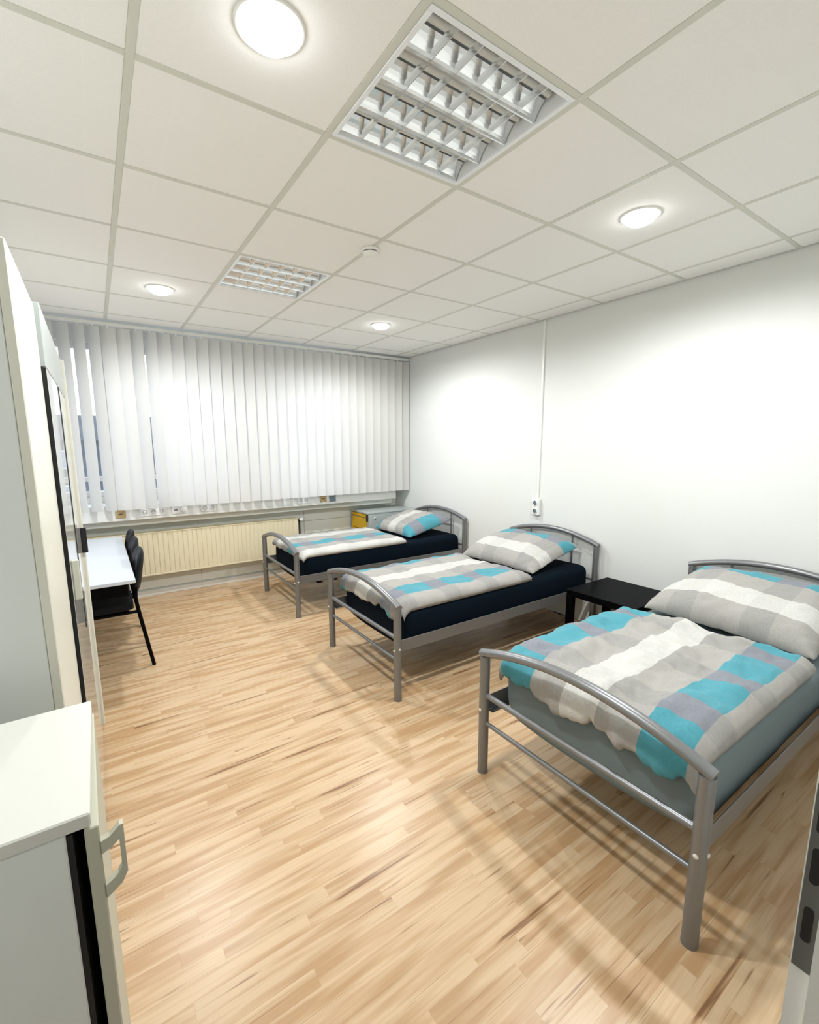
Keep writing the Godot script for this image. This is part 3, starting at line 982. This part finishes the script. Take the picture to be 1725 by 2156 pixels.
func duvet(d: Dictionary, label: String) -> void:
	var big := noise(d.seed, 3.2, 3)
	var fine := noise(d.seed + 100, 11.0, 3)
	var hem := noise(d.seed + 200, 3.0, 2)
	var nu := 90
	var nv := 64
	var y0 := 0.5660                      # just above the mattress
	var r := 0.068
	var flat: float = d.xh - 0.162        # the mattress starts to round off here
	var tops := []
	var bots := []
	var uvs := []
	for i in nu + 1:
		var rt := []
		var rb := []
		var ru := []
		for j in nv + 1:
			var cu := float(i) / nu
			var cv := float(j) / nv
			# denser towards the edges
			cu = cu + 0.06 * sin(TAU * cu) / TAU * -3.0
			cv = cv + 0.06 * sin(TAU * cv) / TAU * -3.0
			var b: float = lerpf(-(d.hw + d.far), d.hw + d.near, cv)
			var hang: float = d.drop * (0.72 + 0.55 * hem.get_noise_1d(b * 1.7 + 3.0) + 0.25 * hem.get_noise_1d(b * 5.0))
			hang = maxf(hang, 0.02)
			var head: float = 0.025 * hem.get_noise_1d(b * 2.0 + 40.0)
			var la: float = flat + hang + 0.06
			var s := lerpf(-head, la, cu)
			var bx := bend(s, flat, r)
			var bz := bend(absf(b), 0.388, r)
			var sg := signf(b) if b != 0.0 else 1.0
			var p := Vector3(d.xh - bx.x, y0 - bx.y - bz.y, sg * bz.x)
			var nrm := Vector3(-sin(bx.z), cos(bx.z) * cos(bz.z), sg * sin(bz.z)).normalized()
			var e: float = minf(minf(cu * (la + head), (1.0 - cu) * (la + head)), minf(cv, 1.0 - cv) * (2.0 * d.hw))
			var w := 0.085
			var k := clampf(e / w, 0.0, 1.0)
			var prof := sqrt(maxf(0.0, 1.0 - (1.0 - k) * (1.0 - k)))
			var th: float = d.thick * prof
			var wr: float = big.get_noise_2d(s, b * 1.1) * d.amp * 1.8 + absf(fine.get_noise_2d(s * 0.7, b)) * -d.amp * 0.5
			if s > flat - 0.15: wr += hem.get_noise_2d(b * 3.0, s * 0.8) * 0.016 * smoothstep(flat - 0.15, flat + 0.05, s)
			th += wr * prof
			th *= lerpf(1.0, 0.042 / d.thick, smoothstep(flat - 0.06, flat + 0.10, s))
			th = maxf(th, 0.004 if k > 0.0 else 0.0)
			var low := 0.0
			rt.append(p + nrm * th)
			rb.append(p + nrm * low)
			ru.append(Vector2(s / 0.37 + d.u0, (b - d.shift) / 0.65 + 0.115))
		tops.append(rt)
		bots.append(rb)
		uvs.append(ru)
	var st := SurfaceTool.new()
	st.begin(Mesh.PRIMITIVE_TRIANGLES)
	st.set_smooth_group(0)
	for i in nu:
		for j in nv:
			for q in [[0, 0], [1, 1], [0, 1], [0, 0], [1, 0], [1, 1]]:
				st.set_uv(uvs[i + q[0]][j + q[1]])
				st.add_vertex(tops[i + q[0]][j + q[1]])
			for q in [[0, 0], [0, 1], [1, 1], [0, 0], [1, 1], [1, 0]]:
				st.set_uv(uvs[i + q[0]][j + q[1]])
				st.add_vertex(bots[i + q[0]][j + q[1]])
	st.generate_normals()
	var o := put_mesh("duvet", st.commit(), M.plaid_cloth)
	o.position = Vector3(0, 0, d.z)
	tag(o, label, "duvet", "plaid duvets")

func pillow(at: Vector3, hx: float, hz: float, th: float, tilt: float, yaw: float, uv0: Vector2, turned: bool, label: String, seed_: int) -> void:
	var big := noise(seed_, 3.0, 3)
	var fine := noise(seed_ + 9, 9.0, 2)
	var n := 44
	var st := SurfaceTool.new()
	st.begin(Mesh.PRIMITIVE_TRIANGLES)
	st.set_smooth_group(0)
	var g := [[], []]
	var uv := []
	for i in n + 1:
		var r0 := []
		var r1 := []
		var ru := []
		for j in n + 1:
			var a := sin((float(i) / n - 0.5) * PI)
			var b := sin((float(j) / n - 0.5) * PI)
			var f := sqrt(maxf(0.0, (1.0 - pow(absf(a), 3.4)) * (1.0 - pow(absf(b), 4.2))))
			var px := hx * a * (1.0 - 0.07 * (1.0 - absf(b)) * absf(a))
			var pz := hz * b * (1.0 - 0.05 * (1.0 - absf(a)) * absf(b))
			var w := (big.get_noise_2d(px * 1.0, pz) * 0.022 + absf(fine.get_noise_2d(px, pz)) * -0.012) * f
			var edge := fine.get_noise_2d(px * 2.0 + 7.0, pz * 2.0) * 0.006
			r0.append(Vector3(px, th * f + w + edge, pz))
			r1.append(Vector3(px, -th * 0.28 * f + edge, pz))
			var along := px
			var across := pz
			if turned:
				ru.append(Vector2(px / 0.37 + uv0.x, pz / 0.65 + uv0.y))
			else:
				ru.append(Vector2(pz / 0.37 + uv0.x, px / 0.65 + uv0.y))
		g[0].append(r0)
		g[1].append(r1)
		uv.append(ru)
	for i in n:
		for j in n:
			for q in [[0, 0], [1, 1], [0, 1], [0, 0], [1, 0], [1, 1]]:
				st.set_uv(uv[i + q[1]][j + q[0]])
				st.add_vertex(g[1][i + q[1]][j + q[0]] * Vector3(1, 1, 1))
			for q in [[0, 0], [0, 1], [1, 1], [0, 0], [1, 1], [1, 0]]:
				st.set_uv(uv[i + q[1]][j + q[0]])
				st.add_vertex(g[0][i + q[1]][j + q[0]])
	st.generate_normals()
	var o := put_mesh("pillow", st.commit(), M.plaid_cloth)
	o.position = at + Vector3(0, th * 0.28 + sin(deg_to_rad(tilt)) * hx * 0.55, 0)
	o.basis = Basis(Vector3.UP, deg_to_rad(yaw)) * Basis(Vector3.BACK, deg_to_rad(tilt))
	tag(o, label, "pillow", "plaid pillows")

# =====================================================================  left side: cabinets, desk, chairs
func build_left_side() -> void:
	var xf := -1.545
	# tall cabinet
	var xt := -1.552
	var t := thing("tall_cabinet", "tall cream cabinet standing behind the low white cabinet", "cabinet", Vector3.ZERO)
	put("body", B.new().mm(Vector3(XL + 0.02, 0.06, 0.515), Vector3(xt - 0.0195, 2.035, 1.055), 0.002), M.grey_melamine, t)
	put("door", B.new().mm(Vector3(xt - 0.019, 0.02, 0.517), Vector3(xt, 2.015, 1.0545), 0.002), M.cream_melamine, t)
	put("plinth", B.new().mm(Vector3(XL + 0.02, 0.0, 0.515), Vector3(xt - 0.03, 0.06, 1.05), 0.0), M.grey_melamine, t)
	# two-door cabinet with shiny doors, standing a finger's breadth further out
	xf = -1.540
	var g := thing("gloss_cabinet", "tall white cabinet with two shiny doors between the cream cabinet and the desk", "cabinet", Vector3.ZERO)
	put("body", B.new().mm(Vector3(XL + 0.02, 0.06, -0.62), Vector3(xf - 0.022, 2.035, 0.510), 0.002), M.grey_melamine, g)
	put("plinth", B.new().mm(Vector3(XL + 0.02, 0.0, -0.62), Vector3(xf - 0.03, 0.06, 0.510), 0.0), M.grey_melamine, g)
	for q in [[0.500, -0.063], [-0.067, -0.612]]:
		var d := put("door", B.new().mm(Vector3(xf - 0.019, 0.02, q[1]), Vector3(xf, 1.838, q[0]), 0.0015), M.white_gloss, g)
		put("flap_door", B.new().mm(Vector3(xf - 0.019, 1.842, q[1]), Vector3(xf, 2.03, q[0]), 0.0015), M.flap_grey, g)
		if q[0] > 0.0:
			put("handle", B.new().mm(Vector3(xf, 1.075, 0.435), Vector3(xf + 0.022, 1.215, 0.452), 0.003), M.handle_metal, d)
		else:
			put("handle", B.new().mm(Vector3(xf, 1.035, -0.600), Vector3(xf + 0.026, 1.170, -0.585), 0.003), M.dark_metal, d)
	put("edge_profile", B.new().mm(Vector3(xf - 0.02, 0.02, -0.632), Vector3(xf + 0.013, 2.03, -0.614), 0.003), M.cream_melamine, g)
	put("edge_seal", B.new().mm(Vector3(xf - 0.021, 0.02, 0.501), Vector3(xf - 0.0005, 1.838, 0.509), 0.0), M.black_trim_and_gap, g)
	put("door_gap_strip", B.new().mm(Vector3(xf - 0.019, 0.80, -0.0665), Vector3(xf + 0.0025, 1.838, -0.0635), 0.0), M.black_trim_and_gap, g)  # thin black strip filling the gap between the two doors
	# low cabinet by the door, its door a little open
	var l := thing("low_cabinet", "low white cabinet with its door slightly open, beside the doorway", "cabinet", Vector3.ZERO)
	var zt0 := 1.178
	var zt1 := 1.548
	put("body", B.new().mm(Vector3(XL + 0.02, 0.05, zt0 + 0.006), Vector3(-1.528, 1.026, zt1 - 0.002), 0.002), M.grey_melamine, l)
	put("top_panel", B.new().mm(Vector3(XL + 0.015, 1.026, zt0), Vector3(-1.4955, 1.050, zt1), 0.0025), M.worktop_white, l)
	put("plinth", B.new().mm(Vector3(XL + 0.02, 0.0, zt0 + 0.01), Vector3(-1.54, 0.05, zt1 - 0.01), 0.0), M.black_trim_and_gap, l)
	put("gap_shade_strip", B.new().mm(Vector3(-1.5275, 0.06, zt0 + 0.02), Vector3(-1.520, 1.02, zt1 - 0.006), 0.0), M.black_trim_and_gap, l)  # black strip painting in the shade inside the open door gap
	var door := Node3D.new()
	door.name = "door"
	l.add_child(door, true)
	door.position = Vector3(-1.512, 0, zt0 + 0.004)
	door.rotation.y = deg_to_rad(1.0)
	put("leaf", B.new().mm(Vector3(0.0, 0.055, 0.0), Vector3(0.019, 1.022, zt1 - zt0 - 0.006), 0.002), M.door_beige, door)
	# bow handle: a plate with a window, standing off the leaf
	var hz := zt1 - zt0 - 0.012
	var ho := B.new()
	var outer := PackedVector2Array([Vector2(0.0, 0.994), Vector2(0.012, 0.997), Vector2(0.026, 1.010), Vector2(0.031, 1.010), Vector2(0.031, 0.925), Vector2(0.022, 0.908), Vector2(0.0, 0.893), Vector2(0.0, 0.915), Vector2(0.018, 0.926), Vector2(0.024, 0.936), Vector2(0.024, 0.986), Vector2(0.014, 0.978), Vector2(0.0, 0.972)])
	ho.prism(outer, Vector3(0.019, 0, hz - 0.004), Vector3(1, 0, 0), Vector3(0, 1, 0), Vector3(0, 0, 0.012))
	put("handle", ho, M.door_beige, door)

	# desk along the left wall
	var k := thing("desk", "long white desk with black legs along the wall under the blind", "desk", Vector3.ZERO)
	var dx := -1.292
	put("desk_top", B.new().mm(Vector3(XL + 0.01, 0.715, -2.73), Vector3(dx, 0.74, -1.01), 0.003), M.desk_white, k)
	for z in [-1.13, -2.68]:
		put("leg", B.new().mm(Vector3(-1.90, 0, z - 0.02), Vector3(-1.86, 0.605, z + 0.02), 0.003), M.black_metal, k)
		put("leg", B.new().mm(Vector3(-1.47, 0, z - 0.02), Vector3(-1.43, 0.605, z + 0.02), 0.003) if z < -2.0 else B.new().mm(Vector3(-1.72, 0, z - 0.02), Vector3(-1.68, 0.605, z + 0.02), 0.003), M.black_metal, k)
		put("side_rail", B.new().mm(Vector3(-1.90, 0.605, z - 0.02), Vector3(-1.335, 0.714, z + 0.02), 0.003), M.black_metal, k)
	put("modesty_panel", B.new().mm(Vector3(-1.62, 0.60, -2.55), Vector3(-1.605, 0.712, -1.17), 0.002), M.black_metal, k)

	# three chairs pushed under the desk
	var c := make_chair()
	c.position = Vector3(-1.288, 0, -1.505)
	c.set_meta("label", "black shell chair tucked under the desk corner next to the shiny cabinet")
	copy_thing(c, Vector3(-1.288, 0, -1.965), "black shell chair tucked under the desk between the two other chairs")
	copy_thing(c, Vector3(-1.288, 0, -2.385), "black shell chair tucked under the desk next to the radiator")

	# side table between two beds
	var s := thing("side_table", "square black side table between the two beds by the wall", "table", Vector3(1.815, 0, 0.475))
	put("table_top", B.new().mm(Vector3(-0.275, 0.425, -0.275), Vector3(0.275, 0.475, 0.275), 0.003), M.black_lacquer, s)
	for a in [-1, 1]:
		for b in [-1, 1]:
			put("leg", B.new().mm(Vector3(a * 0.275, 0, b * 0.275), Vector3(a * 0.225, 0.425, b * 0.225), 0.002), M.black_lacquer, s)

# local: back towards +x, seat towards -x, origin on the floor under the seat's rear edge
func make_chair() -> Node3D:
	var t := thing("desk_chair", "black shell chair", "chair", Vector3.ZERO, 0.0, "black chairs tucked under the desk")
	# seat: padded slab with rounded corners
	var sb := B.new()
	var poly := rounded_rect(0.40, 0.40, 0.06)
	sb.prism(poly, Vector3(-0.215, 0.445, 0), Vector3(1, 0, 0), Vector3(0, 0, 1), Vector3(0, 0.045, 0))
	put("seat", sb, M.black_shell, t)
	put("seat_pan", B.new().prism(rounded_rect(0.34, 0.34, 0.05), Vector3(-0.215, 0.418, 0), Vector3(1, 0, 0), Vector3(0, 0, 1), Vector3(0, 0.026, 0)), M.black_metal, t)
	# backrest: curved pad, leaning back
	var n := 18
	var front := []
	var back := []
	for i in n + 1:
		var rf := []
		var rb := []
		for j in n + 1:
			var u := sin((float(i) / n - 0.5) * PI)      # height
			var v := sin((float(j) / n - 0.5) * PI)      # width
			var q := 3.2
			var k := pow(pow(absf(u), q) + pow(absf(v), q), 1.0 / q)
			var m := maxf(absf(u), absf(v))
			var s := m / k if k > 1e-5 else 1.0
			var uu := u * s
			var vv := v * s
			var rim := sqrt(maxf(0.0, 1.0 - pow(m, 4.0)))
			var y := 0.695 + uu * 0.155
			var x := 0.018 + (uu + 1.0) * 0.026 - vv * vv * 0.03
			rf.append(Vector3(x - 0.020 * rim, y, vv * 0.195))
			rb.append(Vector3(x + 0.026 * rim, y, vv * 0.195))
		front.append(rf)
		back.append(rb)
	var bb := B.new().smooth(true)
	for i in n:
		for j in n:
			bb.face([front[i][j], front[i + 1][j], front[i + 1][j + 1], front[i][j + 1]], Vector3(-1, 0, 0))
			bb.face([back[i][j], back[i + 1][j], back[i + 1][j + 1], back[i][j + 1]], Vector3(1, 0, 0))
	put("backrest", bb, M.black_shell, t)
	for s in [-1, 1]:
		put("rear_leg", B.new().smooth(true).tube([Vector3(0.076, 0.0, s * 0.195), Vector3(0.042, 0.22, s * 0.192), Vector3(0.010, 0.43, s * 0.185), Vector3(0.000, 0.52, s * 0.180), Vector3(0.008, 0.62, s * 0.165), Vector3(0.022, 0.72, s * 0.15)], 0.0125, 12), M.black_metal, t)
		put("front_leg", B.new().smooth(true).tube([Vector3(-0.430, 0.0, s * 0.195), Vector3(-0.400, 0.43, s * 0.185)], 0.0125, 12), M.black_metal, t)
		put("side_bar", B.new().smooth(true).tube([Vector3(-0.400, 0.425, s * 0.185), Vector3(0.010, 0.425, s * 0.185)], 0.011, 12), M.black_metal, t)
	return t

func rounded_rect(w: float, h: float, r: float) -> PackedVector2Array:
	var p := PackedVector2Array()
	for c in [[w / 2 - r, h / 2 - r, 0.0], [-w / 2 + r, h / 2 - r, PI / 2], [-w / 2 + r, -h / 2 + r, PI], [w / 2 - r, -h / 2 + r, PI * 1.5]]:
		for k in 6:
			var a: float = c[2] + PI / 2 * k / 5.0
			p.append(Vector2(c[0] + cos(a) * r, c[1] + sin(a) * r))
	return p

# =====================================================================  small things
func build_small_things() -> void:
	# surface trunking and the double socket on the right wall
	var tr := put("cable_trunking", B.new().mm(Vector3(XR - 0.014, 1.075, -0.588), Vector3(XR, CEIL - 0.003, -0.566), 0.002), M.white_plastic)
	tag(tr, "thin white cable trunking running up the wall from the socket", "trunking")
	var t := thing("wall_socket", "double white wall socket at the foot of the cable trunking", "power outlet", Vector3(XR, 0.99, -0.58))
	put("box", B.new().mm(Vector3(-0.040, -0.078, -0.042), Vector3(0, 0.085, 0.042), 0.006), M.white_plastic, t)
	var turn := Basis(Vector3.BACK, PI / 2)
	for yy in [0.042, -0.036]:
		put("socket_ring", B.new().smooth(true).lathe([Vector2(0.021, 0.0), Vector2(0.029, 0.0), Vector2(0.029, 0.006), Vector2(0.021, 0.006), Vector2(0.021, 0.0)], Vector3(-0.040, yy, 0), 20, turn), M.socket_white, t)
		var sk := put("socket_well", B.new().smooth(true).lathe([Vector2(0, 0), Vector2(0.0208, 0.0), Vector2(0.0208, 0.001), Vector2(0, 0.001)], Vector3(-0.040, yy, 0), 20, turn), M.socket_grey, t)
		for s in [-1, 1]:
			put("contact", B.new().smooth(true).lathe([Vector2(0, 0), Vector2(0.003, 0.0), Vector2(0.003, 0.001), Vector2(0, 0.001)], Vector3(-0.041, yy, s * 0.0095), 10, turn), M.socket_hole, sk)

# =====================================================================  outside the window
func build_outside() -> void:
	struct("ground", B.new().mm(Vector3(-60, -3.6, -90), Vector3(60, -3.4, -4.0), 0.0), M.asphalt)
	var h := thing("neighbour_house", "dark grey house beyond the window, seen through the gaps of the blind", "building", Vector3(-6.0, -3.4, -38.0))
	put("wall", B.new().mm(Vector3(-16, 0, -8), Vector3(16, 5.4, 0), 0.0), M.render_grey, h)
	put("roof", B.new().prism(PackedVector2Array([Vector2(-8.4, 5.4), Vector2(0.4, 5.4), Vector2(-4.0, 7.4)]), Vector3(-16.4, 0, 0), Vector3(0, 0, 1), Vector3(0, 1, 0), Vector3(32.8, 0, 0)), M.roof_slate, h)
	for i in 9:
		for yy in [0.9, 3.4]:
			var wn := put("window", B.new().mm(Vector3(-15.0 + i * 3.4, yy, 0.0), Vector3(-13.6 + i * 3.4, yy + 1.3, 0.06), 0.0), M.frame_white, h)
			put("pane", B.new().mm(Vector3(-14.92 + i * 3.4, yy + 0.08, 0.06), Vector3(-13.68 + i * 3.4, yy + 1.22, 0.08), 0.0), M.pane_dark, wn)
